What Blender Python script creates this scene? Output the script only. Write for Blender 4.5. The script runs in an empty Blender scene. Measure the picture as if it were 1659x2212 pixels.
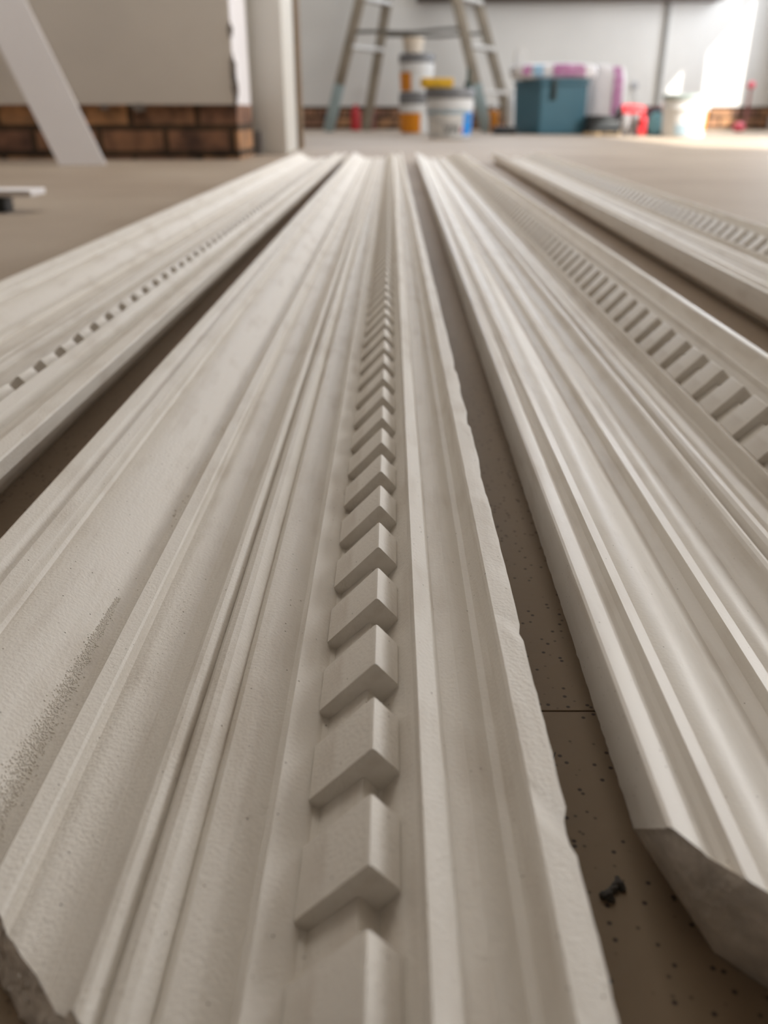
import bpy, bmesh, math, random
from mathutils import Vector, Matrix, noise
random.seed(7)
S = bpy.context.scene
COL = S.collection

# ------------------------------------------------------------------ camera
H = 0.156                       # lens height above the floor
PITCH = math.atan(865 / 1845.0)
F_PX = 1845.0
cam = bpy.data.cameras.new('camera'); camo = bpy.data.objects.new('camera', cam); COL.objects.link(camo)
camo.location = (0, 0, H); camo.rotation_euler = (math.pi / 2 - PITCH, 0, 0)
cam.sensor_fit = 'VERTICAL'; cam.sensor_height = 36; cam.sensor_width = 27
cam.lens = F_PX / 2212 * 36
cam.clip_start = 0.01; cam.clip_end = 100
cam.dof.use_dof = True; cam.dof.focus_distance = 0.262; cam.dof.aperture_fstop = 11.5
S.camera = camo

# ------------------------------------------------------------------ light
S.view_settings.view_transform = 'Standard'; S.view_settings.look = 'None'
S.view_settings.gamma = 1; S.view_settings.use_curve_mapping = False
S.view_settings.exposure = 0.32
S.cycles.use_denoising = True
S.cycles.max_bounces = 8; S.cycles.diffuse_bounces = 5; S.cycles.caustics_reflective = False; S.cycles.caustics_refractive = False
S.cycles.sample_clamp_indirect = 6
w = bpy.data.worlds.new('sky'); S.world = w; w.use_nodes = True
w.node_tree.nodes['Background'].inputs[0].default_value = (0.75, 0.85, 1.0, 1)
w.node_tree.nodes['Background'].inputs[1].default_value = 1.2

sun = bpy.data.lights.new('sun', 'SUN'); sun.energy = 9; sun.angle = 0.012; sun.color = (1.0, 0.95, 0.86)
suno = bpy.data.objects.new('sun', sun); COL.objects.link(suno)
suno.location = (6, -2, 6)
suno.rotation_euler = Vector((-1, 1, -1.15)).to_track_quat('-Z', 'Y').to_euler()

YB_ = 9.0
def area(name, loc, aim, sx, sy, e, col):
    l = bpy.data.lights.new(name, 'AREA'); l.shape = 'RECTANGLE'; l.size = sx; l.size_y = sy; l.energy = e; l.color = col
    o = bpy.data.objects.new(name, l); COL.objects.link(o); o.location = loc
    o.rotation_euler = (Vector(aim)).to_track_quat('-Z', 'Y').to_euler()
    return o
area('window_daylight', (3.66, 3.7, 1.64), (-1, 0, -0.12), 2.8, 1.45, 76, (1.0, 0.96, 0.91))
area('rear_window_daylight', (3.66, 7.6, 1.3), (-1, -0.1, -0.1), 1.8, 1.3, 46, (0.90, 0.94, 1.0))
area('added_back_fill', (0.6, YB_ - 0.06, 1.85), (0, -1, -0.1), 2.6, 1.2, 38, (0.78, 0.87, 1.0))  # added cool fill before the solid back wall, gives the mouldings sheen
area('added_overhead_fill', (-0.7, 2.4, 2.68), (0, -0.05, -1), 1.7, 1.5, 24, (1.0, 0.955, 0.89))  # added warm fill under the closed ceiling

# ------------------------------------------------------------------ materials
def mat(name, col, rough=0.6, var=0.0, scale=8.0, bump=0.0, bscale=200.0, spec=0.5, metal=0.0, col2=None, trans=0.0, stretch=None):
    m = bpy.data.materials.new(name); m.use_nodes = True
    nt = m.node_tree; b = nt.nodes['Principled BSDF']
    b.inputs['Base Color'].default_value = (*col, 1); b.inputs['Roughness'].default_value = rough
    b.inputs['Metallic'].default_value = metal; b.inputs['Specular IOR Level'].default_value = spec
    b.inputs['Transmission Weight'].default_value = trans
    tc = nt.nodes.new('ShaderNodeTexCoord'); mp = nt.nodes.new('ShaderNodeMapping')
    nt.links.new(tc.outputs['Object'], mp.inputs[0])
    if stretch: mp.inputs['Scale'].default_value = stretch
    if var or col2:
        n = nt.nodes.new('ShaderNodeTexNoise'); n.inputs['Scale'].default_value = scale; n.inputs['Detail'].default_value = 6
        nt.links.new(mp.outputs[0], n.inputs['Vector'])
        r = nt.nodes.new('ShaderNodeValToRGB'); r.color_ramp.elements[0].position = 0.35; r.color_ramp.elements[1].position = 0.65
        c2 = col2 or tuple(c * (1 - var) for c in col)
        r.color_ramp.elements[0].color = (*c2, 1); r.color_ramp.elements[1].color = (*col, 1)
        nt.links.new(n.outputs['Fac'], r.inputs[0]); nt.links.new(r.outputs[0], b.inputs['Base Color'])
    if bump:
        n2 = nt.nodes.new('ShaderNodeTexNoise'); n2.inputs['Scale'].default_value = bscale; n2.inputs['Detail'].default_value = 8
        nt.links.new(tc.outputs['Object'], n2.inputs['Vector'])
        bp = nt.nodes.new('ShaderNodeBump'); bp.inputs['Strength'].default_value = bump; bp.inputs['Distance'].default_value = 0.001
        nt.links.new(n2.outputs['Fac'], bp.inputs['Height']); nt.links.new(bp.outputs[0], b.inputs['Normal'])
    return m

def plaster(name, rough, bump, pits=0.62):
    """cast plaster: soft mottling, long casting streaks, fine grain, sparse pin holes"""
    m = bpy.data.materials.new(name); m.use_nodes = True; nt = m.node_tree; N = nt.nodes; L = nt.links
    b = N['Principled BSDF']; b.inputs['Roughness'].default_value = rough
    tc = N.new('ShaderNodeTexCoord')
    mp = N.new('ShaderNodeMapping'); mp.inputs['Scale'].default_value = (1, 0.12, 1); L.new(tc.outputs['Object'], mp.inputs[0])
    n1 = N.new('ShaderNodeTexNoise'); n1.inputs['Scale'].default_value = 160; n1.inputs['Detail'].default_value = 5; L.new(mp.outputs[0], n1.inputs['Vector'])
    n0 = N.new('ShaderNodeTexNoise'); n0.inputs['Scale'].default_value = 26; n0.inputs['Detail'].default_value = 4; L.new(tc.outputs['Object'], n0.inputs['Vector'])
    mx = N.new('ShaderNodeMath'); mx.operation = 'ADD'; L.new(n1.outputs['Fac'], mx.inputs[0]); L.new(n0.outputs['Fac'], mx.inputs[1])
    r = N.new('ShaderNodeValToRGB'); r.color_ramp.elements[0].position = 0.7; r.color_ramp.elements[1].position = 1.25
    r.color_ramp.elements[0].color = (0.70, 0.645, 0.575, 1); r.color_ramp.elements[1].color = (0.815, 0.775, 0.715, 1)
    L.new(mx.outputs[0], r.inputs[0])
    # pin holes
    v = N.new('ShaderNodeTexVoronoi'); v.inputs['Scale'].default_value = 380; L.new(tc.outputs['Object'], v.inputs['Vector'])
    hole = N.new('ShaderNodeMapRange'); hole.inputs['From Min'].default_value = 0.04; hole.inputs['From Max'].default_value = 0.11
    L.new(v.outputs['Distance'], hole.inputs['Value'])
    sel = N.new('ShaderNodeSeparateColor'); L.new(v.outputs['Color'], sel.inputs[0])
    gate = N.new('ShaderNodeMath'); gate.operation = 'LESS_THAN'; gate.inputs[1].default_value = 1 - 0.2; L.new(sel.outputs[0], gate.inputs[0])
    mxx = N.new('ShaderNodeMath'); mxx.operation = 'MAXIMUM'; L.new(hole.outputs[0], mxx.inputs[0]); L.new(gate.outputs[0], mxx.inputs[1])
    mix = N.new('ShaderNodeMix'); mix.data_type = 'RGBA'; mix.inputs[6].default_value = (0.30, 0.25, 0.2, 1)
    L.new(mxx.outputs[0], mix.inputs[0]); L.new(r.outputs[0], mix.inputs[7]); L.new(mix.outputs[2], b.inputs['Base Color'])
    g = N.new('ShaderNodeTexNoise'); g.inputs['Scale'].default_value = 900; g.inputs['Detail'].default_value = 6; L.new(tc.outputs['Object'], g.inputs['Vector'])
    g2 = N.new('ShaderNodeTexNoise'); g2.inputs['Scale'].default_value = 120; g2.inputs['Detail'].default_value = 3; L.new(mp.outputs[0], g2.inputs['Vector'])
    a1 = N.new('ShaderNodeMath'); a1.operation = 'MULTIPLY_ADD'; a1.inputs[1].default_value = 1.5; L.new(g2.outputs['Fac'], a1.inputs[0]); L.new(g.outputs['Fac'], a1.inputs[2])
    a2 = N.new('ShaderNodeMath'); a2.operation = 'MULTIPLY_ADD'; a2.inputs[1].default_value = 2.0; L.new(mxx.outputs[0], a2.inputs[0]); L.new(a1.outputs[0], a2.inputs[2])
    bp = N.new('ShaderNodeBump'); bp.inputs['Strength'].default_value = bump; bp.inputs['Distance'].default_value = 0.00035
    L.new(a2.outputs[0], bp.inputs['Height']); L.new(bp.outputs[0], b.inputs['Normal'])
    return m

M_plA = plaster('cast_plaster_matt', 0.50, 0.75)
M_plC = plaster('cast_plaster_smooth', 0.40, 0.2)
M_broken = mat('broken_plaster', (0.86, 0.79, 0.71), 0.95, var=0.22, scale=160, bump=1.0, bscale=500)
M_wall = mat('grey_skim_plaster', (0.80, 0.76, 0.715), 0.85, var=0.08, scale=2.5, bump=0.3, bscale=40)
M_wallb = mat('white_skim_plaster', (0.78, 0.78, 0.765), 0.85, var=0.07, scale=1.6, bump=0.3, bscale=40)
M_white = mat('white_primed_board', (0.92, 0.90, 0.93), 0.5, var=0.03, scale=6)
M_trim = mat('white_painted_lining', (0.78, 0.77, 0.73), 0.45, var=0.03, scale=4)
M_brown = mat('brown_wood_edge', (0.23, 0.15, 0.08), 0.6, var=0.3, scale=20)
M_dark = mat('dark_wood', (0.07, 0.045, 0.035), 0.5, var=0.2, scale=20)
M_ceil = mat('white_ceiling', (0.8, 0.78, 0.74), 0.9, var=0.02)
M_ladder = mat('weathered_aluminium', (0.33, 0.29, 0.235), 0.5, var=0.2, scale=8, metal=0.25)
M_tread = mat('worn_bright_tread', (0.58, 0.57, 0.55), 0.5, var=0.15, scale=12, metal=0.2)
M_sleeve = mat('blue_grey_leg_paint', (0.36, 0.46, 0.48), 0.6, var=0.15, scale=9)
M_lid = mat('grey_plastic', (0.17, 0.175, 0.19), 0.45, var=0.08, scale=9)
M_tub = mat('white_plastic', (0.76, 0.78, 0.80), 0.35, var=0.04, scale=6)
M_label = mat('grey_white_label', (0.78, 0.78, 0.77), 0.5, var=0.1, scale=14)
M_blue = mat('bright_blue_label', (0.0, 0.27, 0.80), 0.4, var=0.05, scale=5)
M_band = mat('pale_blue_band', (0.42, 0.56, 0.66), 0.5, var=0.1, scale=9)
M_orange = mat('orange_label', (0.75, 0.27, 0.005), 0.5, var=0.15, scale=9)
M_yellow = mat('yellow_plastic', (0.85, 0.50, 0.03), 0.5, var=0.3, scale=25)
M_teal = mat('teal_plastic', (0.055, 0.175, 0.25), 0.4, var=0.08, scale=5)
M_teald = mat('dark_latch', (0.03, 0.045, 0.045), 0.5, var=0.1)
M_bag = mat('white_plastic_sack', (0.78, 0.77, 0.80), 0.4, var=0.06, scale=10, bump=0.6, bscale=15)
M_purple = mat('magenta_print', (0.60, 0.36, 0.54), 0.5, scale=28, col2=(0.40, 0.10, 0.32))
M_pblue = mat('light_blue_print', (0.35, 0.58, 0.80), 0.5, var=0.25, scale=30)
M_black = mat('charcoal_plastic', (0.03, 0.035, 0.04), 0.4, var=0.2, scale=9)
M_navy = mat('navy_plastic', (0.02, 0.06, 0.09), 0.4, var=0.1, scale=9)
M_cyan = mat('pale_cyan_sticker', (0.35, 0.72, 0.86), 0.4, var=0.3, scale=30)
M_red = mat('red_plastic', (0.62, 0.02, 0.03), 0.4, var=0.15, scale=9)
M_pink = mat('pinkish_red_plastic', (0.75, 0.12, 0.17), 0.5, var=0.1, scale=9)
M_cream = mat('cream_paper', (0.74, 0.66, 0.56), 0.7, var=0.06, scale=9)
M_grey = mat('dull_grey_metal', (0.42, 0.43, 0.46), 0.35, var=0.15, scale=9, metal=0.5)
M_grit = mat('grey_grit', (0.14, 0.13, 0.12), 0.95, var=0.5, scale=300, bump=0.8, bscale=700)

# floor: brown sheet flooring with fleck, stains and a slightly polished skin
M_floor = bpy.data.materials.new('brown_floor_board'); M_floor.use_nodes = True
nt = M_floor.node_tree; N = nt.nodes; L = nt.links; b = N['Principled BSDF']
tc = N.new('ShaderNodeTexCoord')
n1 = N.new('ShaderNodeTexNoise'); n1.inputs['Scale'].default_value = 2.2; n1.inputs['Detail'].default_value = 8; L.new(tc.outputs['Object'], n1.inputs['Vector'])
r1 = N.new('ShaderNodeValToRGB'); r1.color_ramp.elements[0].position = 0.36; r1.color_ramp.elements[1].position = 0.62
r1.color_ramp.elements[0].color = (0.27, 0.19, 0.115, 1); r1.color_ramp.elements[1].color = (0.37, 0.29, 0.205, 1); L.new(n1.outputs['Fac'], r1.inputs[0])
v = N.new('ShaderNodeTexVoronoi'); v.inputs['Scale'].default_value = 330; L.new(tc.outputs['Object'], v.inputs['Vector'])
mr = N.new('ShaderNodeMapRange'); mr.inputs['From Min'].default_value = 0.12; mr.inputs['From Max'].default_value = 0.26; L.new(v.outputs['Distance'], mr.inputs['Value'])
sc_ = N.new('ShaderNodeSeparateColor'); L.new(v.outputs['Color'], sc_.inputs[0])
gt = N.new('ShaderNodeMath'); gt.operation = 'LESS_THAN'; gt.inputs[1].default_value = 0.30; L.new(sc_.outputs[0], gt.inputs[0])
mxm = N.new('ShaderNodeMath'); mxm.operation = 'MAXIMUM'; L.new(mr.outputs[0], mxm.inputs[0]); L.new(gt.outputs[0], mxm.inputs[1])
mixf = N.new('ShaderNodeMix'); mixf.data_type = 'RGBA'; mixf.inputs[6].default_value = (0.06, 0.04, 0.03, 1)
L.new(mxm.outputs[0], mixf.inputs[0]); L.new(r1.outputs[0], mixf.inputs[7]); L.new(mixf.outputs[2], b.inputs['Base Color'])
b.inputs['Roughness'].default_value = 0.55; b.inputs['Specular IOR Level'].default_value = 0.35
b.inputs['Sheen Tint'].default_value = (1, 0.95, 0.92, 1); b.inputs['Sheen Weight'].default_value = 0.20; b.inputs['Sheen Roughness'].default_value = 0.6
n3 = N.new('ShaderNodeTexNoise'); n3.inputs['Scale'].default_value = 350; n3.inputs['Detail'].default_value = 6; L.new(tc.outputs['Object'], n3.inputs['Vector'])
bp = N.new('ShaderNodeBump'); bp.inputs['Strength'].default_value = 0.35; bp.inputs['Distance'].default_value = 0.0006
L.new(n3.outputs['Fac'], bp.inputs['Height']); L.new(bp.outputs[0], b.inputs['Normal'])

# bricks
M_brick = bpy.data.materials.new('old_brick'); M_brick.use_nodes = True
nt = M_brick.node_tree; N = nt.nodes; L = nt.links; b = N['Principled BSDF']; b.inputs['Roughness'].default_value = 0.95
tc = N.new('ShaderNodeTexCoord'); mp = N.new('ShaderNodeMapping'); mp.inputs['Rotation'].default_value = (math.pi / 2, 0, 0)
mp.inputs['Location'].default_value = (0.07, 0.02, 0)
L.new(tc.outputs['Object'], mp.inputs[0])
br = N.new('ShaderNodeTexBrick'); br.inputs['Scale'].default_value = 1.0
br.inputs['Brick Width'].default_value = 0.235; br.inputs['Row Height'].default_value = 0.085; br.inputs['Mortar Size'].default_value = 0.011
br.inputs['Color1'].default_value = (0.46, 0.28, 0.165, 1); br.inputs['Color2'].default_value = (0.20, 0.12, 0.10, 1); br.inputs['Mortar'].default_value = (0.07, 0.05, 0.035, 1)
L.new(mp.outputs[0], br.inputs['Vector'])
nb = N.new('ShaderNodeTexNoise'); nb.inputs['Scale'].default_value = 14; nb.inputs['Detail'].default_value = 6; L.new(tc.outputs['Object'], nb.inputs['Vector'])
rb = N.new('ShaderNodeValToRGB'); rb.color_ramp.elements[0].position = 0.3; rb.color_ramp.elements[1].position = 0.7
rb.color_ramp.elements[0].color = (0.4, 0.4, 0.42, 1); rb.color_ramp.elements[1].color = (1.5, 1.3, 1.05, 1); L.new(nb.outputs['Fac'], rb.inputs[0])
mb = N.new('ShaderNodeMix'); mb.data_type = 'RGBA'; mb.blend_type = 'MULTIPLY'; mb.inputs[0].default_value = 1
L.new(br.outputs['Color'], mb.inputs[6]); L.new(rb.outputs[0], mb.inputs[7]); L.new(mb.outputs[2], b.inputs['Base Color'])

# ------------------------------------------------------------------ helpers
def link_mesh(name, bm, m, parent=None, smooth=None):
    bmesh.ops.recalc_face_normals(bm, faces=bm.faces[:])
    me = bpy.data.meshes.new(name); bm.to_mesh(me); bm.free()
    for mm in (m if isinstance(m, (list, tuple)) else [m]): me.materials.append(mm)
    if smooth is not None:
        me.shade_smooth(); me.set_sharp_from_angle(angle=math.radians(smooth))
    o = bpy.data.objects.new(name, me); COL.objects.link(o)
    if parent: o.parent = parent
    return o
def tag(o, label, cat, group=None):
    o['label'] = label; o['category'] = cat
    if group: o['group'] = group
    return o
def thing(name, label, cat, loc=(0, 0, 0), rz=0, group=None):
    o = bpy.data.objects.new(name, None); COL.objects.link(o); o.location = loc; o.rotation_euler = (0, 0, rz)
    o.empty_display_size = 0.05
    return tag(o, label, cat, group)
def struct(o): o['kind'] = 'structure'; return o
def box(bm, x0, x1, y0, y1, z0, z1, bev=0.0):
    r = bmesh.ops.create_cube(bm, size=1)
    vs = r['verts']
    for v_ in vs:
        v_.co = Vector((x0 + (x1 - x0) * (v_.co.x + .5), y0 + (y1 - y0) * (v_.co.y + .5), z0 + (z1 - z0) * (v_.co.z + .5)))
    if bev:
        es = list({e for v_ in vs for e in v_.link_edges})
        bmesh.ops.bevel(bm, geom=es, offset=bev, segments=2, affect='EDGES', profile=0.5)
    return vs
def boxo(name, d, m, parent=None, bev=0.0):
    bm = bmesh.new(); box(bm, *d, bev=bev); return link_mesh(name, bm, m, parent, 40 if bev else None)
def beam(bm, p0, p1, wx, wy, bev=0.0):
    """bar of section wx by wy between two points, wx kept level"""
    p0 = Vector(p0); p1 = Vector(p1); d = (p1 - p0); ln = d.length; d.normalize()
    u = Vector((1, 0, 0)) if abs(d.x) < 0.9 else Vector((0, 1, 0))
    yv = d.cross(u).normalized(); xv = yv.cross(d).normalized()
    vs = box(bm, -wx / 2, wx / 2, -wy / 2, wy / 2, 0, ln)
    M_ = Matrix((( xv.x, yv.x, d.x, p0.x), (xv.y, yv.y, d.y, p0.y), (xv.z, yv.z, d.z, p0.z), (0, 0, 0, 1)))
    for v_ in vs: v_.co = M_ @ v_.co
    if bev:
        es = list({e for v_ in vs for e in v_.link_edges})
        bmesh.ops.bevel(bm, geom=es, offset=bev, segments=2, affect='EDGES', profile=0.5)
def lathe(bm, prof, seg=40, a0=0.0, a1=2 * math.pi, cx=0, cy=0):
    full = abs(a1 - a0 - 2 * math.pi) < 1e-6
    n = seg if full else seg + 1
    rings = []
    for r_, z_ in prof:
        rings.append([bm.verts.new((cx + r_ * math.cos(a0 + (a1 - a0) * k / seg), cy + r_ * math.sin(a0 + (a1 - a0) * k / seg), z_)) for k in range(n)])
    for i in range(len(rings) - 1):
        for k in range(seg):
            k2 = (k + 1) % n
            bm.faces.new((rings[i][k], rings[i][k2], rings[i + 1][k2], rings[i + 1][k]))
    return rings
def latheo(name, prof, m, parent=None, seg=40, caps=True):
    bm = bmesh.new(); rg = lathe(bm, prof, seg)
    if caps:
        bm.faces.new(rg[0]); bm.faces.new(rg[-1])
    return link_mesh(name, bm, m, parent, 35)
def shell(name, r, z0, z1, a0, a1, m, parent, r2=None, th=0.0025, seg=16):
    """label wrapped on part of a round tub, with its own small thickness"""
    r2 = r if r2 is None else r2
    bm = bmesh.new(); vs = []
    for k in range(seg + 1):
        a = a0 + (a1 - a0) * k / seg; c, s = math.cos(a), math.sin(a)
        vs.append([bm.verts.new((q * c, q * s, z)) for q, z in ((r, z0), (r2, z1), (r2 + th, z1), (r + th, z0))])
    for k in range(seg):
        for j in range(4):
            bm.faces.new((vs[k][j], vs[k + 1][j], vs[k + 1][(j + 1) % 4], vs[k][(j + 1) % 4]))
    bm.faces.new(vs[0]); bm.faces.new(vs[-1])
    return link_mesh(name, bm, m, parent, 35)
def wrap(name, r_, zl_, z0, z1, a0, a1, m, parent):
    q = lambda z: r_ * (.86 + .07 * z / (.72 * zl_)) + .0008
    return shell(name, q(z0), z0, z1, math.radians(a0), math.radians(a1), m, parent, q(z1))
def tube(bm, pts, r, seg=8):
    rings = []
    for i, p in enumerate(pts):
        p = Vector(p); a = Vector(pts[max(i - 1, 0)]); c = Vector(pts[min(i + 1, len(pts) - 1)])
        d = (c - a).normalized(); u = d.cross(Vector((0, 0, 1)))
        if u.length < 1e-3: u = Vector((1, 0, 0))
        u.normalize(); v_ = d.cross(u)
        rings.append([bm.verts.new(p + (u * math.cos(2 * math.pi * k / seg) + v_ * math.sin(2 * math.pi * k / seg)) * r) for k in range(seg)])
    for i in range(len(rings) - 1):
        for k in range(seg):
            bm.faces.new((rings[i][k], rings[i][(k + 1) % seg], rings[i + 1][(k + 1) % seg], rings[i + 1][k]))
    bm.faces.new(rings[0]); bm.faces.new(rings[-1])
def at(px, py, Y):
    """world X and Z of what stands at distance Y behind picture point px, py"""
    el = math.atan((1106 - py) / F_PX) - PITCH
    z = H + Y * math.tan(el)
    dep = Y * math.cos(PITCH) + (H - z) * math.sin(PITCH)
    return (px - 829) * dep / F_PX, z

# ------------------------------------------------------------------ the room
YB = 9.0; XR = 3.7; XL = -3.2; YF = -2.2; ZC = 2.7
bm = bmesh.new()
ys = [YF, -1.0, 0.198, 1.405, 2.6, 3.8, 5.0, 6.2, 7.4, YB + 0.2]
for a, c in zip(ys[:-1], ys[1:]):
    box(bm, XL, XR + 0.2, a + 0.0003, c - 0.0003, -0.018, 0, bev=0.0002)
floor = struct(link_mesh('floor', bm, M_floor))
struct(boxo('ceiling', (XL - .1, XR + .1, YF - .1, YB + .1, ZC, ZC + .1), M_ceil))
struct(boxo('wall_back', (XL, XR + .25, YB, YB + .12, 0.2, ZC), M_wallb))
wb = bpy.data.objects['wall_back']
boxo('brick_base', (XL, XR + .25, YB + 0.012, YB + .12, 0, 0.2), M_brick, wb)
# left wall with bare brick base and a free end beside the opening
wl = struct(boxo('wall_left', (XL, -0.522, 3.30, 3.68, 0.178, ZC), M_wall))
boxo('brick_base', (XL, -0.516, 3.312, 3.67, 0, 0.178), M_brick, wl)
boxo('reveal_skim', (-0.522, -0.518, 3.302, 3.68, 0.178, ZC), M_white, wl)
# torn skim patches along the plaster's free edge and over the bricks
def patch(name, cx, cz, rx, rz_, y, m, parent, seed):
    bm = bmesh.new(); n = 18; f_ = []; g_ = []
    for k in range(n):
        a = 2 * math.pi * k / n; q = 0.75 + 0.5 * noise.noise(Vector((math.cos(a) * 2, math.sin(a) * 2, seed)))
        f_.append(bm.verts.new((cx + rx * q * math.cos(a), y - 0.002, cz + rz_ * q * math.sin(a))))
        g_.append(bm.verts.new((cx + rx * q * math.cos(a), y + 0.001, cz + rz_ * q * math.sin(a))))
    bm.faces.new(f_); bm.faces.new(g_)
    for k in range(n): bm.faces.new((f_[k], f_[(k + 1) % n], g_[(k + 1) % n], g_[k]))
    return link_mesh(name, bm, m, parent)
M_patch = mat('torn_grey_scrim', (0.30, 0.27, 0.25), 0.95, var=0.4, scale=60)
for i, (px, py, rw, rh) in enumerate([(497, 64, .012, .03), (503, 150, .014, .055), (508, 195, .014, .06), (300, 232, .03, .018), (226, 232, .02, .012)]):
    X, Z = at(px, py, 3.3); patch('torn_patch', X, Z, rw, rh, 3.298, M_patch, wl, i * 3.1)
# white lining that closes the opening, its brown wooden edge behind
tr = struct(boxo('trim_1', (-0.62, -0.392, 3.75, 4.22, 0, ZC), M_trim, None, 0.004))
struct(boxo('trim_2', (-0.50, -0.378, 4.24, 4.40, 0, ZC), M_brown, None, 0.003))
M_grey2 = mat('grey_reveal_strip', (0.2, 0.19, 0.19), 0.8, var=0.2, scale=10)
struct(boxo('trim_3', (-0.51, -0.487, 3.69, 3.73, 0, 0.085), M_grey2))
# seam post in the back wall
X0, _ = at(1418, 232, YB - 0.02)
struct(boxo('trim_4', (X0 - 0.012, X0 + 0.02, YB - 0.03, YB, 0.2, ZC), mat('grey_seam', (0.36, 0.36, 0.35), 0.7, var=0.1)))
# right wall with two window openings, never in the picture but it shapes the light
def wall_with_holes(name, X, th, y0, y1, z0, z1, holes, m):
    yy = sorted({y0, y1, *[h[0] for h in holes], *[h[1] for h in holes]}); zz = sorted({z0, z1, *[h[2] for h in holes], *[h[3] for h in holes]})
    bm = bmesh.new()
    for a, c in zip(yy[:-1], yy[1:]):
        for d, e in zip(zz[:-1], zz[1:]):
            my, mz = (a + c) / 2, (d + e) / 2
            if any(h[0] < my < h[1] and h[2] < mz < h[3] for h in holes): continue
            box(bm, X, X + th, a, c, d, e)
    return link_mesh(name, bm, m)
holes = [(2.3, 5.2, 0.9, 2.60), (7.90, 8.10, 1.20, 1.63), (8.23, 8.68, 0.50, 1.54), (8.84, 8.95, 1.1, 1.75), (6.4, 7.6, 0.95, 1.4)]
wr = struct(wall_with_holes('wall_right', XR, 0.08, YF, YB + .1, 0, ZC, holes, M_wallb))
struct(boxo('wall_front', (XL - .1, XR + .1, YF - .1, YF, 0, ZC), mat('dark_grey_wall', (0.16, 0.145, 0.13), 0.9, var=0.1)))  # unseen wall behind the camera, coloured dark to cut front fill
wf_ = struct(boxo('added_window_1', (-0.72, -0.66, YB - .05, YB, 1.22, 2.48), M_trim))  # unseen frame added around the back fill lamp, no opening behind it
boxo('frame_side', (1.86, 1.92, YB - .05, YB, 1.22, 2.48), M_trim, wf_)
boxo('frame_top', (-0.66, 1.86, YB - .05, YB, 2.45, 2.48), M_trim, wf_)
boxo('frame_sill', (-0.66, 1.86, YB - .05, YB, 1.22, 1.25), M_trim, wf_)
struct(boxo('wall_far_left', (XL - .1, XL, YF, YB + .1, 0, ZC), M_wall))
struct(boxo('baseboard_right', (XR - 0.02, XR, YF, YB, 0, 0.12), M_trim))

# ------------------------------------------------------------------ cornice mouldings
P = [(-.1263, .1430), (-.1266, .1262), (-.1262, .1252), (-.1254, .1249), (-.1210, .1262), (-.1203, .1267),
     (-.1196, .1279), (-.1186, .1288), (-.1172, .1292), (-.1160, .1284), (-.1155, .1272), (-.1149, .1264), (-.1112, .1281), (-.1107, .1290),
     (-.1104, .1319), (-.1094, .1330), (-.1075, .1328), (-.104, .1331), (-.100, .1348), (-.096, .1378), (-.092, .1411), (-.0885, .1438), (-.0855, .1454), (-.083, .1450), (-.0812, .1437),
     (-.0804, .1412), (-.0797, .1401), (-.0757, .1413), (-.0751, .1420),
     (-.0749, .1441), (-.0738, .1444), (-.0715, .1438), (-.0690, .1440), (-.0655, .1454), (-.0625, .1463), (-.0592, .1454), (-.0568, .1437), (-.0557, .1420),
     (-.0551, .1407), (-.0540, .1398), (-.0524, .1396), (-.0510, .1402), (-.0500, .1414), (-.0496, .1428),
     (-.0490, .1410), (-.0478, .1394), (-.0460, .1387), (-.0440, .1390), (-.0425, .1402), (-.0415, .1420), (-.0410, .1435),
     (-.0402, .1422), (-.039, .1413), (-.036, .1413), (-.033, .1423), (-.030, .1440), (-.0278, .1450), (-.0264, .1446), (-.0256, .1420),
     (-.0252, .1373), (-.0247, .1368), (-.0184, .1411), (-.0172, .1431), (-.0157, .1436), (-.0062, .1344), (-.0056, .1341), (-.0050, .1345), (-.0024, .1379), (-.0016, .1380),
     (.0023, .1332), (.0058, .1288), (.0062, .1262), (.0068, .1252), (.0114, .1281), (.0119, .1290), (.0122, .1318),
     (.0130, .1334), (.0153, .1337), (.0175, .1331), (.0195, .1336), (.0215, .1350), (.0235, .1361), (.0255, .1358), (.0270, .1340), (.0277, .1310),
     (.0281, .1264), (.0288, .1255), (.0350, .1271), (.0358, .1279), (.0356, .1345)]
UNDER = [(.018 - .1315 * k / 24, .1558) for k in range(25)]

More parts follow.
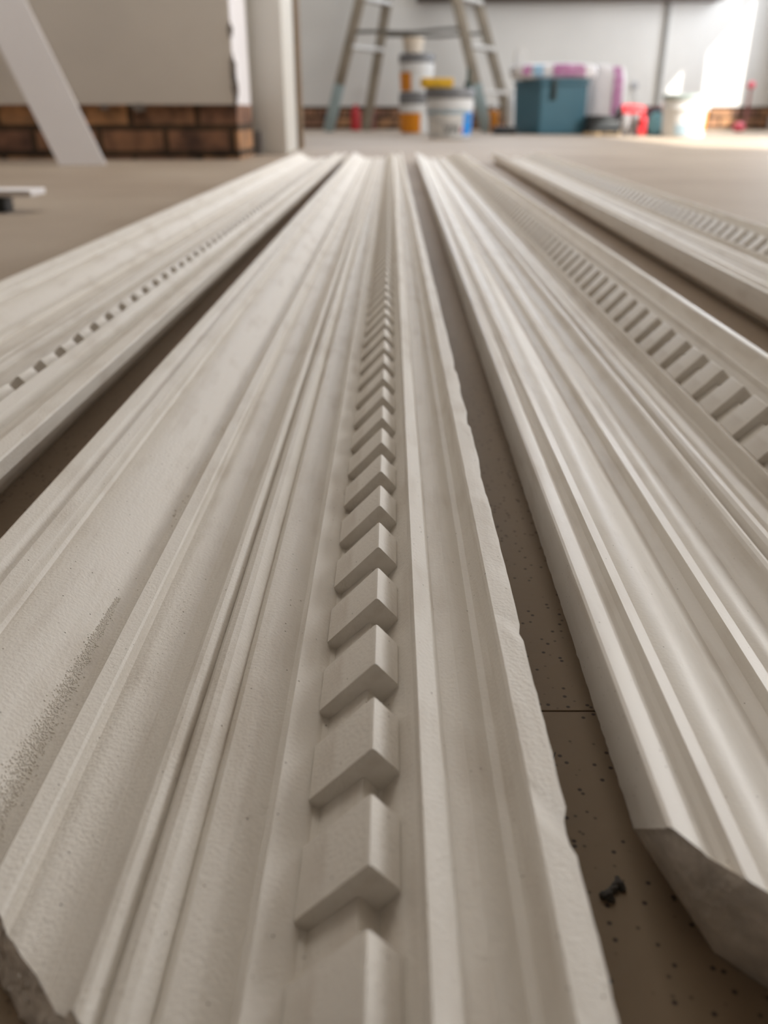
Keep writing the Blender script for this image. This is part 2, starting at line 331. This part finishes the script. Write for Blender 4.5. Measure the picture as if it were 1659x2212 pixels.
def cornice(name, label, O, psi, ystart, mitre, y1, m, m_end, rim=0.0006, left_jag=0.0, bow=0.0, phase=0.1154, n_dent=97, rough_end=0.0, end_off=None, chips=(), seed=0.0, endface=None):
    root = thing(name, label, 'cornice moulding', (O, 0, 0), -math.atan(psi))
    prof = P + UNDER; nP = len(prof)
    ts = [0.0]; y = max(ystart, 0.06); d = 0.0016; yy = []
    while y < y1:
        yy.append(y); y += d; d = min(d * 1.012 if y < 0.5 else d * 1.06, 0.05)
    yy.append(y1)
    span = y1 - yy[0]
    bm = bmesh.new(); rings = []
    nj = lambda x, k: noise.noise(Vector((x, k, seed)))
    for s, yv in enumerate(yy):
        f = (yv - yy[0]) / span
        ring = []
        for i, (x, hc) in enumerate(prof):
            e0 = ystart + mitre * (-(x + 0.1266))
            if end_off and i in end_off: e0 += end_off[i]
            if i >= len(P): e0 += (end_off or {}).get('under', 0)
            if rough_end:
                e0 += rough_end * (noise.noise(Vector((x * 90, 3.1, seed))) + 0.6 * noise.noise(Vector((x * 300, 1.1, seed))) + 0.25 * noise.noise(Vector((x * 900, 1.1, seed))))
            yo = e0 + (y1 - e0) * f
            z = H - hc
            xo = x
            k = max(0.0, 1.0)
            if i in (len(P) - 1, len(P) - 2, len(P) - 3):           # worn, chipped right rim
                j = 0.7 * nj(yo * 30, 0.3) + 0.5 * nj(yo * 260, 1.3) + 0.6 * nj(yo * 900, 2.3)
                xo += rim * j
                for cy, cr, cd in chips:
                    q = abs(yo - cy) / cr
                    if q < 1: xo -= cd * (1 - q * q) * (0.8 + 0.5 * nj(yo * 600, 7)); z -= (0.5 if i != len(P) - 1 else 0.0) * cd * (1 - q * q)
            if i in (0,):                                            # ragged left lower edge
                xo += left_jag * (nj(yo * 300, 4) + 0.6 * nj(yo * 1100, 5))
            if i == len(P) - 5 or i == len(P) - 4:
                xo += rim * 0.35 * (nj(yo * 200, 9) + nj(yo * 700, 8))
            xo += 0.00009 * nj(yo * 25 + i * 3.7, 0.5)
            xo += bow * math.sin(math.pi * min(1, max(0, yo / y1)))
            ring.append(bm.verts.new((xo, yo, z)))
        rings.append(ring)
    for s in range(len(rings) - 1):
        A_, B_ = rings[s], rings[s + 1]
        for i in range(nP):
            j = (i + 1) % nP
            bm.faces.new((A_[i], A_[j], B_[j], B_[i]))
    bm.faces.new(rings[-1])
    body = link_mesh('body', bm, m, root, 28)
    # end face: the sawn or snapped section, thin mesh continuing the body's front ring
    me = body.data
    bm = bmesh.new()
    vs = [bm.verts.new(me.vertices[i].co) for i in range(nP)]
    bm.faces.new(vs)
    bmesh.ops.triangulate(bm, faces=bm.faces[:])
    if rough_end or endface:
        for _ in range(4):
            long_ = [e for e in bm.edges if e.calc_length() > 0.0022]
            if not long_: break
            bmesh.ops.subdivide_edges(bm, edges=long_, cuts=1)
            bmesh.ops.triangulate(bm, faces=[f_ for f_ in bm.faces if len(f_.verts) > 3])
        bnd = {v_ for e in bm.edges if e.is_boundary for v_ in e.verts}
        amp = rough_end * 0.45 if rough_end else endface
        for v_ in bm.verts:
            q = 0.25 if v_ in bnd else 1.0
            c = v_.co
            v_.co.y -= q * amp * (0.2 + noise.noise(c * 220) + 0.6 * noise.noise(c * 600))
            if q == 1.0: v_.co.x -= amp * 0.3 * noise.noise(c * 400)
    link_mesh('end_face', bm, m_end, root, 60)
    # dentil blocks
    bm = bmesh.new()
    sec = [(-.0182, .1409), (-.0042, .1263), (-.0036, .1260), (-.0030, .1264), (.0021, .1322), (.0025, .1336), (-.0022, .1390), (-.0056, .1352), (-.0157, .1446), (-.0178, .1438)]
    R_ = []
    Ld = 0.0181
    for yv, ins in ((0, .0002), (.0003, 0), (Ld - .0003, 0), (Ld, .0002)):
        cx = -.0056; cz = .1345
        R_.append([bm.verts.new((x + (cx - x) * ins * 40, yv, H - (h + (cz - h) * ins * 40))) for x, h in sec])
    for s in range(3):
        for i in range(len(sec)):
            j = (i + 1) % len(sec); bm.faces.new((R_[s][i], R_[s][j], R_[s + 1][j], R_[s + 1][i]))
    bm.faces.new(R_[0]); bm.faces.new(R_[-1])
    dent = link_mesh('dentil', bm, m, root, 18)
    def put(o, k):
        yv = phase + k * 0.0318
        o.location = (bow * math.sin(math.pi * min(1, max(0, yv / y1))), yv, 0)
    k0 = 0
    while phase + k0 * 0.0318 < ystart + mitre * (-(-.0182 + 0.1266)) + 0.004: k0 += 1
    put(dent, k0)
    k = k0 + 1
    while phase + k * 0.0318 + Ld < y1 - 0.004 and k - k0 < n_dent:
        c = dent.copy(); COL.objects.link(c); c.parent = root; put(c, k); k += 1
    return root

cornice('cornice_moulding', 'white plaster dentil cornice lying leftmost of four, its straight right side edge lit grey',
        -0.1939, 0.0102, 0.30, 0.0, 3.12, M_plA, M_broken, rim=0.0001, phase=0.1200, seed=1.0)
B0 = cornice('cornice_moulding', 'white plaster dentil cornice in the centre foreground with snapped near corner and chipped right rim',
        0.0, 0.0077, 0.167, 1.0, 3.14, M_plA, M_broken, rim=0.00035, phase=0.1152 - 0.0318 * 1, n_dent=98, rough_end=0.0034, seed=5.0, end_off={'under': -0.0045},
        chips=((0.1250, 0.0050, 0.0013), (0.1300, 0.0016, 0.0009), (0.197, 0.003, 0.0006), (0.30, 0.02, 0.0006), (0.37, 0.008, 0.0012), (0.41, 0.015, 0.0008), (0.46, 0.01, 0.001)))
cornice('cornice_moulding', 'white plaster dentil cornice right of the centre one, slanted sawn near end showing thickness',
        0.1790, 0.0169, 0.122, 0.98, 3.12, M_plC, M_broken, rim=0.0001, left_jag=0.00035, phase=0.1200 + 0.0125, seed=9.0,
        end_off={0: 0.017, 'under': 0.009}, endface=0.0007)
cornice('cornice_moulding', 'white plaster dentil cornice lying farthest right of four, bright sheen along its top',
        0.3985, 0.030, 0.24, 0.0, 3.12, M_plC, M_broken, rim=0.0001, phase=0.128, seed=13.0)

# crumbs: sugar-like plaster grains stuck on the centre moulding, nobody could count them
def prof_z(x):
    for (x0, h0), (x1, h1) in zip(P[:-1], P[1:]):
        if x0 <= x <= x1 and x1 > x0: return H - (h0 + (h1 - h0) * (x - x0) / (x1 - x0))
    return H - .145
bm = bmesh.new()
def grain(x, y, r):
    rr = bmesh.ops.create_icosphere(bm, subdivisions=1, radius=r)
    z = prof_z(x)
    for v_ in rr['verts']:
        v_.co *= 0.8 + 0.5 * random.random()
        v_.co += Vector((x, y, z - r * 0.15))
for _ in range(2600):
    y = random.uniform(0.135, 0.24); w_ = 0.0040 * (1 - (y - 0.135) / 0.125)
    grain(-0.0885 + random.gauss(0, 0.4) * w_ - 0.1 * w_, y, random.uniform(.00014, .00034))
for _ in range(420):
    lane = random.choice([-.0672, -.0665, -.0752, -.0660, -.0395, -.058])
    y = random.uniform(0.1, 0.24); grain(lane + random.gauss(0, .0012), y, random.uniform(.00006, .00018))
for _ in range(160):
    grain(random.uniform(-.08, .03), 0.1 + 0.35 * random.random() ** 1.6, random.uniform(.00006, .00016))
for px_y in [(0.3155, 14), (0.37, 10), (0.41, 8)]:
    for _ in range(px_y[1]):
        grain(-.0845 + random.gauss(0, .0008), px_y[0] + random.gauss(0, .02), random.uniform(.0003, .0006))
g = link_mesh('plaster_crumbs', bm, mat('plaster_grain', (.88, .84, .78), .8), None, 180); g['kind'] = 'stuff'
tag(g, 'tiny white plaster grains scattered on the centre cornice', 'plaster crumbs')
g.rotation_euler = (0, 0, -math.atan(0.0077))

# grey lump of debris on the floor between two mouldings
bm = bmesh.new()
for (x, y, r) in [(0, 0, .0013), (.0012, .0016, .0010), (.0022, .0028, .0013), (-.0009, .0003, .0009), (.0028, .0022, .0008)]:
    rr = bmesh.ops.create_icosphere(bm, subdivisions=2, radius=r)
    for v_ in rr['verts']:
        v_.co *= 0.8 + 0.6 * noise.noise(v_.co * 900 + Vector((x * 900, 0, 0))); v_.co.z = max(v_.co.z, -r * 0.6); v_.co += Vector((x, y, r * 0.6))
o = link_mesh('debris_lump', bm, M_grit, None, 60); o.location = (0.0492, 0.1332, 0); o.scale = (1.2, 1.2, 1.2)
tag(o, 'small dark grey lump of dirt on the floor in the dark gap', 'debris')
# wiry scratch-like hair on the same floor
bm = bmesh.new(); tube(bm, [(0.0420 + .0040 * t, .1640 + .016 * t + .002 * math.sin(3 * t), 0.0002) for t in [i / 8 for i in range(9)]], .00012, 6)
o = link_mesh('hair_strand', bm, M_black); tag(o, 'thin dark hair lying on the brown floor in the gap', 'hair')

# ------------------------------------------------------------------ leaning white plank, left
Yp = 2.93
xa, _ = at(127, 358, Yp); xb, _ = at(224, 360, Yp)
bm = bmesh.new()
t_lean = 0.30; hgt = 2.3
dx = -0.435                       # sideways drift per metre of height
vs = [bm.verts.new(c) for c in ((xa, Yp, 0), (xb, Yp + .03, 0), (xb, Yp + .036, 0), (xa, Yp + .006, 0))]
vt = [bm.verts.new((c.co.x + dx * hgt, c.co.y + t_lean, hgt)) for c in vs]
bm.faces.new(vs); bm.faces.new(vt)
for i in range(4): bm.faces.new((vs[i], vs[(i + 1) % 4], vt[(i + 1) % 4], vt[i]))
bmesh.ops.bevel(bm, geom=bm.edges[:], offset=0.0015, segments=1, affect='EDGES')
tag(link_mesh('leaning_board', bm, M_white), 'long white board leaning at a slant against the left wall', 'board')

# white offcut lying on a dark block at the far left
bm = bmesh.new(); box(bm, -0.17, 0.17, -0.035, 0.035, 0.026, 0.036, bev=0.001)
o = link_mesh('plaster_offcut', bm, M_white, None, 40); X, _ = at(70, 463, 1.52)
o.location = (X - 0.17, 1.56, 0); tag(o, 'short white strip of board propped on a dark block, left floor', 'offcut')
bm = bmesh.new(); box(bm, -0.035, 0.035, -0.02, 0.02, 0, 0.0258, bev=0.003)
o = link_mesh('packing_block', bm, M_black, None, 40); X, _ = at(14, 490, 1.5)
o.location = (X - 0.045, 1.55, 0); tag(o, 'small dark block under the white offcut on the left floor', 'block')

# ------------------------------------------------------------------ trestle ladder
ld = thing('trestle_ladder', 'tall brown-grey A-shaped step ladder standing in the back room', 'ladder', (0.34, 8.2, 0))
def rail(nm, foot, z1, x1, yy1):
    f0 = Vector((foot[0] - .34, foot[1] - 8.2, 0)); f1 = Vector((x1 - .34, yy1 - 8.2, z1))
    cut = f0 + (f1 - f0) * (0.36 / z1)
    bm = bmesh.new(); beam(bm, f0 if nm == 'far_rail' else cut, f1, 0.085, 0.03, 0.004); r_ = link_mesh('rail', bm, M_ladder, ld, 40)
    if nm == 'near_rail':
        bm = bmesh.new(); beam(bm, f0, cut, 0.09, 0.034, 0.004); link_mesh('leg_sleeve', bm, M_sleeve, r_, 40)
    return f0, (f1 - f0) / z1
ZT = 2.25
xt = 0.12
RA = rail('near_rail', (-0.479, 8.0), ZT, -0.479 + .292 * ZT, 8.1)
RB = rail('far_rail', (-0.164, 8.45), ZT, -0.164 + .19 * ZT, 8.35)
RC = rail('near_rail', (0.86, 7.8), ZT, 0.86 - .292 * ZT, 8.05)
RD = rail('far_rail', (1.15, 8.4), ZT, 1.15 - .36 * ZT, 8.35)
def onr(R, z): return R[0] + R[1] * z
for (Ra, Rb, tilt) in ((RA, RB, 1), (RC, RD, -1)):
    for z in ((.305, .64, .985, 1.32, 1.66, 1.99) if tilt < 0 else (.64, .985, 1.32, 1.66, 1.99)):
        bm = bmesh.new(); beam(bm, onr(Ra, z), onr(Rb, z), 0.10, 0.03, 0.003); link_mesh('tread', bm, M_tread, ld, 40)
for (Ra, Rb) in ((RA, RC), (RB, RD)):
    p0, p1 = onr(Ra, .745), onr(Rb, .76)
    bm = bmesh.new(); tube(bm, [p0.lerp(p1, t) + Vector((0, 0, -.006 * math.sin(math.pi * t) + (.006 * math.sin(9 * t)))) for t in [i / 16 for i in range(17)]], .013)
    link_mesh('stay', bm, mat('dark_stay', (.12, .11, .09), .6, var=.2), ld, 60)
bm = bmesh.new(); a_, c_ = onr(RA, ZT), onr(RC, ZT); box(bm, min(a_.x, c_.x) - .03, onr(RD, ZT).x + .05, -.2, .2, ZT, ZT + .04, bev=.004); link_mesh('top_cap', bm, M_tread, ld, 40)

# ------------------------------------------------------------------ tubs
def gY(py): return H * (F_PX / math.cos(PITCH) ** 2 / (py - 241) - math.tan(PITCH))
def tub(name, label, px0, px1, py_top, py_base, lidfrac, Y=None, z0=0.0, group=None, lid=M_lid, body=M_tub):
    Y = Y or gY(py_base); xa, zt = at(px0, py_top, Y); xb, _ = at(px1, py_top, Y)
    r = (xb - xa) / 2; h = zt - z0; cy = Y + r * 0.9
    t = thing(name, label, 'tub', ((xa + xb) / 2, cy, z0), 0, group)
    zl = h * (1 - lidfrac)
    latheo('body', [(r * .80, 0), (r * .86, h * .01), (r * .93, zl * .72), (r * .93, zl * .73), (r * .98, zl * .74), (r * .98, zl * .80), (r * .945, zl * .81), (r * .955, zl)], body, t, 48)
    latheo('lid', [(r * .97, zl), (r, zl + .004), (r, h - .01), (r * .98, h - .003), (r * .93, h), (r * .9, h - .006), (0.01, h - .006)], lid, t, 48)
    return t, r, h, zl
T1, r, h, zl = tub('plaster_tub', 'large white tub with grey lid and bright blue label patch, in front of the ladder', 921, 1030, 190, 300, .2, Y=5.95)
wrap('label', r, zl, .02, zl * .60, -150, -56, M_label, T1)
wrap('blue_label', r, zl, .02, zl * .66, -56, 0, M_blue, T1)
shell('band', r * .94, zl * .62, zl * .70, math.radians(-170), math.radians(-43), M_band, T1, r * .95)
bm = bmesh.new()
def lab_mark(bm, r_, pts, wd):
    for (a0, z0, a1, z1) in pts:
        p0 = Vector((r_ * math.cos(math.radians(a0)), r_ * math.sin(math.radians(a0)), z0)); p1 = Vector((r_ * math.cos(math.radians(a1)), r_ * math.sin(math.radians(a1)), z1))
        beam(bm, p0, p1, wd, .003)
lab_mark(bm, r * .905, [(-104, .075, -98, .03), (-98, .03, -92, .075), (-86, .03, -84, .075), (-84, .075, -78, .045), (-78, .045, -72, .075), (-72, .075, -70, .03)], .013)
link_mesh('dark_print', bm, mat('dark_print_ink', (.22, .24, .25), .6, var=.1), T1)
bm = bmesh.new(); lab_mark(bm, r * .905, [(-64, .06, -58, .04), (-62, .035, -56, .065)], .01)
link_mesh('red_print', bm, M_pink, T1)
bm = bmesh.new(); tube(bm, [(r * 1.0 * math.cos(a), r * 1.0 * math.sin(a), zl * .76 - .09 * math.sin(-a)) for a in [-math.pi * i / 20 for i in range(21)]], .0025)
link_mesh('wire_handle', bm, M_grey, T1, 60)
T1top = T1.location.copy(); T1h = h
# yellow sponge, brush on the lid
bm = bmesh.new(); box(bm, -.11, .085, -.045, .045, 0, .06, bev=.012)
for v_ in bm.verts: v_.co += Vector((noise.noise(v_.co * 30) * .012, 0, noise.noise(v_.co * 25) * .008 if v_.co.z > .03 else 0))
o = link_mesh('sponge', bm, M_yellow, None, 50); o.location = (T1top.x - .075, T1top.y - .02, T1h + .001); tag(o, 'yellow sponge on the lid of the large white tub', 'sponge')
br_ = thing('brush', 'small dark green handled brush standing on the large tub lid at right', 'brush', (T1top.x + .11, T1top.y - .03, T1h + .001))
M_gr = mat('dark_green_handle', (.05, .09, .08), .5, var=.1)
boxo('bristles', (-.022, .022, -.012, .012, 0, .035), M_gr, br_, .003)
latheo('handle', [(.011, .035), (.013, .055), (.009, .07), (.012, .10), (.004, .112)], M_gr, br_, 14)

T2, r2, h2, zl2 = tub('paint_tub', 'orange labelled tub with dark lid, bottom of the stack behind the large tub', 862, 935, 200, 284, .27, Y=7.2, group='orange labelled tubs')
wrap('orange_label', r2, zl2, .008, zl2 * .70, -178, -72, M_orange, T2)
z2 = h2 + .002
T3, r3, h3, zl3 = tub('paint_tub', 'white tub with orange stripe and grey lid, top of the stack behind the large tub', 862, 941, 114, 200, .24, Y=7.2, z0=z2, group='orange labelled tubs')
T3.location.x += 0.0
wrap('orange_label', r3, zl3, .01, zl3 * .68, -178, -112, M_orange, T3)
o = latheo('paper_cup', [(.062, 0), (.066, .004), (.082, .10), (.085, .10), (.083, .106), (.06, .104)], M_cream, None, 32)
o.location = (T3.location.x - .03, T3.location.y, z2 + h3 + .001); tag(o, 'small cream pot standing on top of the stacked tubs', 'pot')
# yellow bottle beside the blue box
def bottle(name, label, cat, px0, px1, py0, Y, m, mcap, capf=.2, z0=0):
    xa, zt = at(px0, py0, Y); xb, _ = at(px1, py0, Y); r_ = (xb - xa) / 2; t = thing(name, label, cat, ((xa + xb) / 2, Y, z0))
    h_ = zt - z0; c = h_ * (1 - capf)
    latheo('body', [(r_ * .9, 0), (r_, .006), (r_, c * .82), (r_ * .8, c * .93), (r_ * .45, c)], m, t, 28)
    latheo('cap', [(r_ * .5, c), (r_ * .55, c + .002), (r_ * .5, h_ - .003), (r_ * .3, h_)], mcap, t, 24)
    return t
bottle('bottle', 'orange bottle on the floor between the ladder foot and the blue box', 'bottle', 1060, 1077, 225, 7.7, M_orange, M_tub)
bottle('bottle', 'red bottle on the floor between the ladder left legs', 'bottle', 757, 778, 226, 8.55, M_red, M_red, .15)
bottle('bottle', 'thin pale bottle close against the left side of the blue box', 'bottle', 1098, 1116, 192, 7.9, M_tub, M_tub, .15)
# pink ball topped peg
def peg(label, px, ptop, pbase_py, Y, rb):
    X, zt = at(px, ptop, Y); t = thing('marker_stake', label, 'stake', (X, Y, 0))
    latheo('stem', [(.02, 0), (.02, .01), (.013, .02), (.012, zt - 2 * rb)], mat('brown_red_stem', (.28, .09, .08), .6, var=.15), t, 12)
    bm = bmesh.new(); bmesh.ops.create_uvsphere(bm, u_segments=16, v_segments=10, radius=rb)
    for v_ in bm.verts: v_.co.z += zt - rb
    link_mesh('knob', bm, M_pink, t, 60)
peg('pink knobbed stick standing at the back wall near the right edge', 1624, 175, 262, 8.6, .034)
peg('small pink knobbed stick at the back wall behind the ladder', 806, 178, 275, 8.8, .03)

# ------------------------------------------------------------------ teal box with sacks
Yb = 7.0
xa, zt = at(1117, 172, Yb + .22); xm, _ = at(1170, 172, Yb); xb2, _ = at(1273, 172, Yb + .05)
ztt = at(1200, 171, Yb)[1]
xl_b = at(1169, 290, Yb)[0]; xr_b = at(1262, 288, Yb + .06)[0]
bm = bmesh.new()
def quadbox(bm, base, top, z0, z1):
    a = [bm.verts.new((x, y, z0)) for x, y in base]; c = [bm.verts.new((x, y, z1)) for x, y in top]
    bm.faces.new(a); bm.faces.new(c)
    for i in range(4): bm.faces.new((a[i], a[(i + 1) % 4], c[(i + 1) % 4], c[i]))
fl = (xm, Yb); fr = (xb2, Yb + .06); bl = (xa, Yb + .36); brr = (xa + (xb2 - xm), Yb + .42)
ins = .02
base = [(fl[0] + .004, fl[1] + .01), (xr_b, fr[1] + .01), (brr[0] - ins, brr[1] - ins), (bl[0] + .012, bl[1] - ins)]
tb = thing('storage_box', 'large teal blue storage box with dark left side, by the back wall', 'box', (xm, Yb, 0))
quadbox(bm, base, [fl, fr, brr, bl], 0.0, ztt - .035)
for v_ in bm.verts: v_.co.x -= xm; v_.co.y -= Yb
bmesh.ops.bevel(bm, geom=bm.edges[:], offset=.008, segments=2, affect='EDGES')
link_mesh('body', bm, M_teal, tb, 40)
bm = bmesh.new(); ex = .008
quadbox(bm, [(fl[0] - ex, fl[1] - ex), (fr[0] + ex, fr[1] - ex), (brr[0] + ex, brr[1] + ex), (bl[0] - ex, bl[1] + ex)], [(fl[0] - ex, fl[1] - ex), (fr[0] + ex, fr[1] - ex), (brr[0] + ex, brr[1] + ex), (bl[0] - ex, bl[1] + ex)], ztt - .035, ztt)
for v_ in bm.verts: v_.co.x -= xm; v_.co.y -= Yb
bmesh.ops.bevel(bm, geom=bm.edges[:], offset=.006, segments=2, affect='EDGES')
link_mesh('lid', bm, M_teal, tb, 40)
lx = at(1198, 180, Yb)[0] - xm
boxo('latch', (lx - .016, lx + .016, -.012, .01, ztt - .135, ztt + .004), M_teald, tb, .004)

def sack(name, label, loc, sx, sy, sz, seed, prints, rz=0, m=M_bag):
    t = thing(name, label, 'sack', loc, rz)
    def surf(u, v_, off=0.0):
        ex_ = 0.42
        cu, su, cv, sv = math.cos(u), math.sin(u), math.cos(v_), math.sin(v_)
        sg = lambda q: math.copysign(abs(q) ** ex_, q)
        x = sx * sg(cv) * sg(cu); y = sy * sg(cv) * sg(su); z = sz * sg(sv)
        n_ = Vector((x, y, z)); q = 1 + .07 * noise.noise(n_ * 9 + Vector((seed, 0, 0))) + .03 * noise.noise(n_ * 26)
        p = n_ * q; p += n_.normalized() * off
        p.z = max(p.z, -sz * .97) + sz * .97
        return p
    def grid(u0, u1, v0, v1, nu, nv, off):
        bm = bmesh.new(); g_ = [[bm.verts.new(surf(u0 + (u1 - u0) * i / nu, v0 + (v1 - v0) * j / nv, off)) for i in range(nu + 1)] for j in range(nv + 1)]
        for j in range(nv):
            for i in range(nu): bm.faces.new((g_[j][i], g_[j][i + 1], g_[j + 1][i + 1], g_[j + 1][i]))
        bmesh.ops.remove_doubles(bm, verts=bm.verts[:], dist=1e-5)
        return bm
    link_mesh('body', grid(0, 2 * math.pi, -math.pi / 2, math.pi / 2, 48, 28, 0), m, t, 60)
    for (nm, mm, u0, u1, v0, v1) in prints:
        bm = grid(math.radians(u0), math.radians(u1), math.radians(v0), math.radians(v1), 12, 12, .008)
        g2 = bmesh.ops.extrude_face_region(bm, geom=bm.faces[:])
        for e in g2['geom']:
            if isinstance(e, bmesh.types.BMVert): e.co += Vector((0, -.0015, 0))
        link_mesh(nm, bm, mm, t, 60)
    return t
bx = (at(1114, 172, 7.2)[0] + at(1272, 172, 7.2)[0]) / 2
sack('plaster_sack', 'white plastic sack with pink and blue print lying on the teal box', (bx, 7.2, ztt + .001), .315, .14, .055, 2.0,
     [('magenta_print', M_purple, 269.9, 291, -14, 40), ('blue_print', M_pblue, 258, 267, -14, 30), ('pink_print', M_purple, 238, 254, -10, 30)])
bm = bmesh.new(); X_, Z_ = at(1122, 140, 7.2)
for v_ in box(bm, -.045, .045, -.03, .03, 0, .1, bev=.0): pass
bmesh.ops.subdivide_edges(bm, edges=bm.edges[:], cuts=3, use_grid_fill=True)
for v_ in bm.verts:
    f = v_.co.z / .1; v_.co.x *= 1 - .35 * f; v_.co.y *= 1 - .6 * f; v_.co += Vector((1, 0, 0)) * noise.noise(v_.co * 30) * .015
o = link_mesh('crumpled_bag', bm, M_tub, None, 60); o.location = (X_ + .0, 7.17, ztt + .108); tag(o, 'crumpled white bag end on the sack at the teal box left corner', 'bag')
X_ = (at(1274, 200, 7.5)[0] + at(1341, 200, 7.5)[0]) / 2; zs = at(1310, 139, 7.5)[1]
sack('plaster_sack', 'upright white plastic sack with vertical purple print, right of the teal box', (X_, 7.5, 0), .137, .10, zs / 2, 6.0,
     [('purple_print', M_purple, 271.5, 300, -20, 62), ('blue_print', M_pblue, 271.5, 300, -60, -40)])
# low dark case before the sack
def case(name, label, cat, px0, px1, pt, Y, dpt, m, trimm=None, bev=.012):
    xa, zt = at(px0, pt, Y); xb, _ = at(px1, pt, Y); t = thing(name, label, cat, ((xa + xb) / 2, Y, 0)); w2 = (xb - xa) / 2
    boxo('body', (-w2, w2, 0, dpt, 0, zt * .72), m, t, bev); boxo('lid', (-w2 * 1.01, w2 * 1.01, -.004, dpt + .004, zt * .72 + .001, zt), trimm or m, t, bev * .6)
    return t, w2, zt
case('tool_case', 'low charcoal tool case on the floor below the purple printed sack', 'case', 1272, 1342, 249, 6.95, .2, M_black)
case('flat_tray', 'flat black tray on the floor left of the teal box', 'tray', 1068, 1118, 274, 7.0, .2, M_black)
o = boxo('wood_offcut', (-.13, .13, -.03, .03, 0, .018), mat('tan_wood', (.42, .29, .14), .7, var=.2, scale=20), None, .002)
o.location = (at(1300, 290, 6.72)[0], 6.75, 0); tag(o, 'thin tan wood offcut on the floor before the charcoal case', 'offcut')

# ------------------------------------------------------------------ right hand clutter
def cup(label, px0, px1, pt, Y, m):
    xa, zt = at(px0, pt, Y); xb, _ = at(px1, pt, Y); r_ = (xb - xa) / 2
    o = latheo('glass_jar', [(r_ * .8, 0), (r_ * .9, .005), (r_, zt), (r_ * .92, zt), (r_ * .8, .012), (.004, .012)], m, None, 28); o.location = ((xa + xb) / 2, Y, 0); tag(o, label, 'jar')
M_glass = mat('cloudy_glass', (.75, .76, .8), .15, var=.05, trans=.55)
cup('cloudy glass jar standing right of the charcoal case', 1344, 1362, 246, 6.6, M_glass)
cup('second cloudy glass jar, in front of the red drill', 1366, 1382, 246, 6.6, M_glass)
rd = thing('power_drill', 'red power drill lying between the glass jars and the navy box', 'drill', (at(1376, 280, 6.95)[0], 6.95, 0))
zt = at(1370, 226, 6.85)[1]
bm = bmesh.new(); tube(bm, [(-.13, 0, zt - .045), (-.08, 0, zt - .04), (-.02, 0, zt - .045), (.03, 0, zt - .055)], .045, 18); link_mesh('motor_housing', bm, M_red, rd, 50)
bm = bmesh.new(); tube(bm, [(.0, 0, zt - .06), (.035, 0, zt - .12), (.05, 0, .055)], .034, 14); link_mesh('grip', bm, M_red, rd, 50)
boxo('battery', (-.01, .11, -.04, .04, 0, .056), M_red, rd, .008)
bm = bmesh.new(); tube(bm, [(-.175, 0, zt - .045), (-.13, 0, zt - .045)], .024, 14); link_mesh('chuck', bm, M_black, rd, 50)
o = boxo('parcel', (-.1, .1, -.05, .05, 0, at(1400, 229, 7.6)[1]), mat('dark_maroon_card', (.13, .04, .05), .7, var=.2), None, .005)
o.location = (at(1398, 240, 7.6)[0], 7.6, 0); tag(o, 'dark maroon carton behind the red drill and navy box', 'carton')
nb_, w2, zt = case('tool_case', 'navy round topped case with a pale cyan disc on its front', 'case', 1408, 1443, 237, 6.6, .12, M_navy, bev=.02)
bm = bmesh.new(); rg = lathe(bm, [(.056, 0), (.056, .004), (.052, .006), (.0001, .006)], 28)
for v_ in bm.verts: v_.co = Vector((v_.co.x, -v_.co.z, v_.co.y * 1.35))
d_ = link_mesh('cyan_disc', bm, M_cyan, nb_, 50); d_.location = (-.02, -.004, zt * .48)
T4, r4, h4, zl4 = tub('plaster_tub', 'sunlit white tub with pale grey rim and orange stripe, near right edge', 1447, 1552, 203, 296, .13, Y=6.25, lid=mat('pale_grey_green_rim', (.30, .36, .35), .5, var=.1))
wrap('orange_stripe', r4, zl4, .04, zl4 * .7, -44, -22, M_orange, T4)
wrap('blue_panel', r4, zl4, .012, zl4 * .35, -130, -60, M_band, T4)
bm = bmesh.new(); bmesh.ops.create_uvsphere(bm, u_segments=18, v_segments=12, radius=.045)
for v_ in bm.verts: v_.co = Vector((v_.co.x * 1.1, v_.co.y, (v_.co.z if v_.co.z > -.035 else -.035) + .035))
o = link_mesh('pink_ball', bm, M_pink, None, 60); o.location = (at(1597, 262, 7.9)[0], 7.9, 0); tag(o, 'small pink rounded lump on the floor before the sunlit brick base', 'ball')
# wall shelf and small hook on the back wall
sh = thing('wall_shelf', 'long dark wooden shelf fixed on the back wall at the picture top', 'shelf', (0, YB, 0))
xa, zt = at(900, 2, YB - .1); xb, _ = at(1557, 2, YB - .1)
boxo('plank', (xa, xb, -.2, -.001, zt - .002, zt + .03), M_dark, sh, .003)
for q in (.15, .5, .85):
    boxo('bracket', (xa + (xb - xa) * q - .012, xa + (xb - xa) * q + .012, -.16, -.001, zt + .0301, zt + .14), M_dark, sh, .002)
X, Z = at(1370, 185, YB)
hk = thing('wall_hook', 'small grey hook with a dangling white wire on the back wall', 'hook', (X, YB, Z))
bm = bmesh.new(); rg = lathe(bm, [(.001, 0), (.035, 0), (.035, .012), (.001, .014)], 16)
for v_ in bm.verts: v_.co = Vector((v_.co.x, -v_.co.z - .001, v_.co.y))
link_mesh('backplate', bm, M_grey, hk, 40)
bm = bmesh.new(); tube(bm, [(0, -.02, -.02), (.01, -.02, -.06), (.03, -.02, -.10), (.035, -.02, -.14)], .004); link_mesh('wire', bm, M_tub, hk, 60)
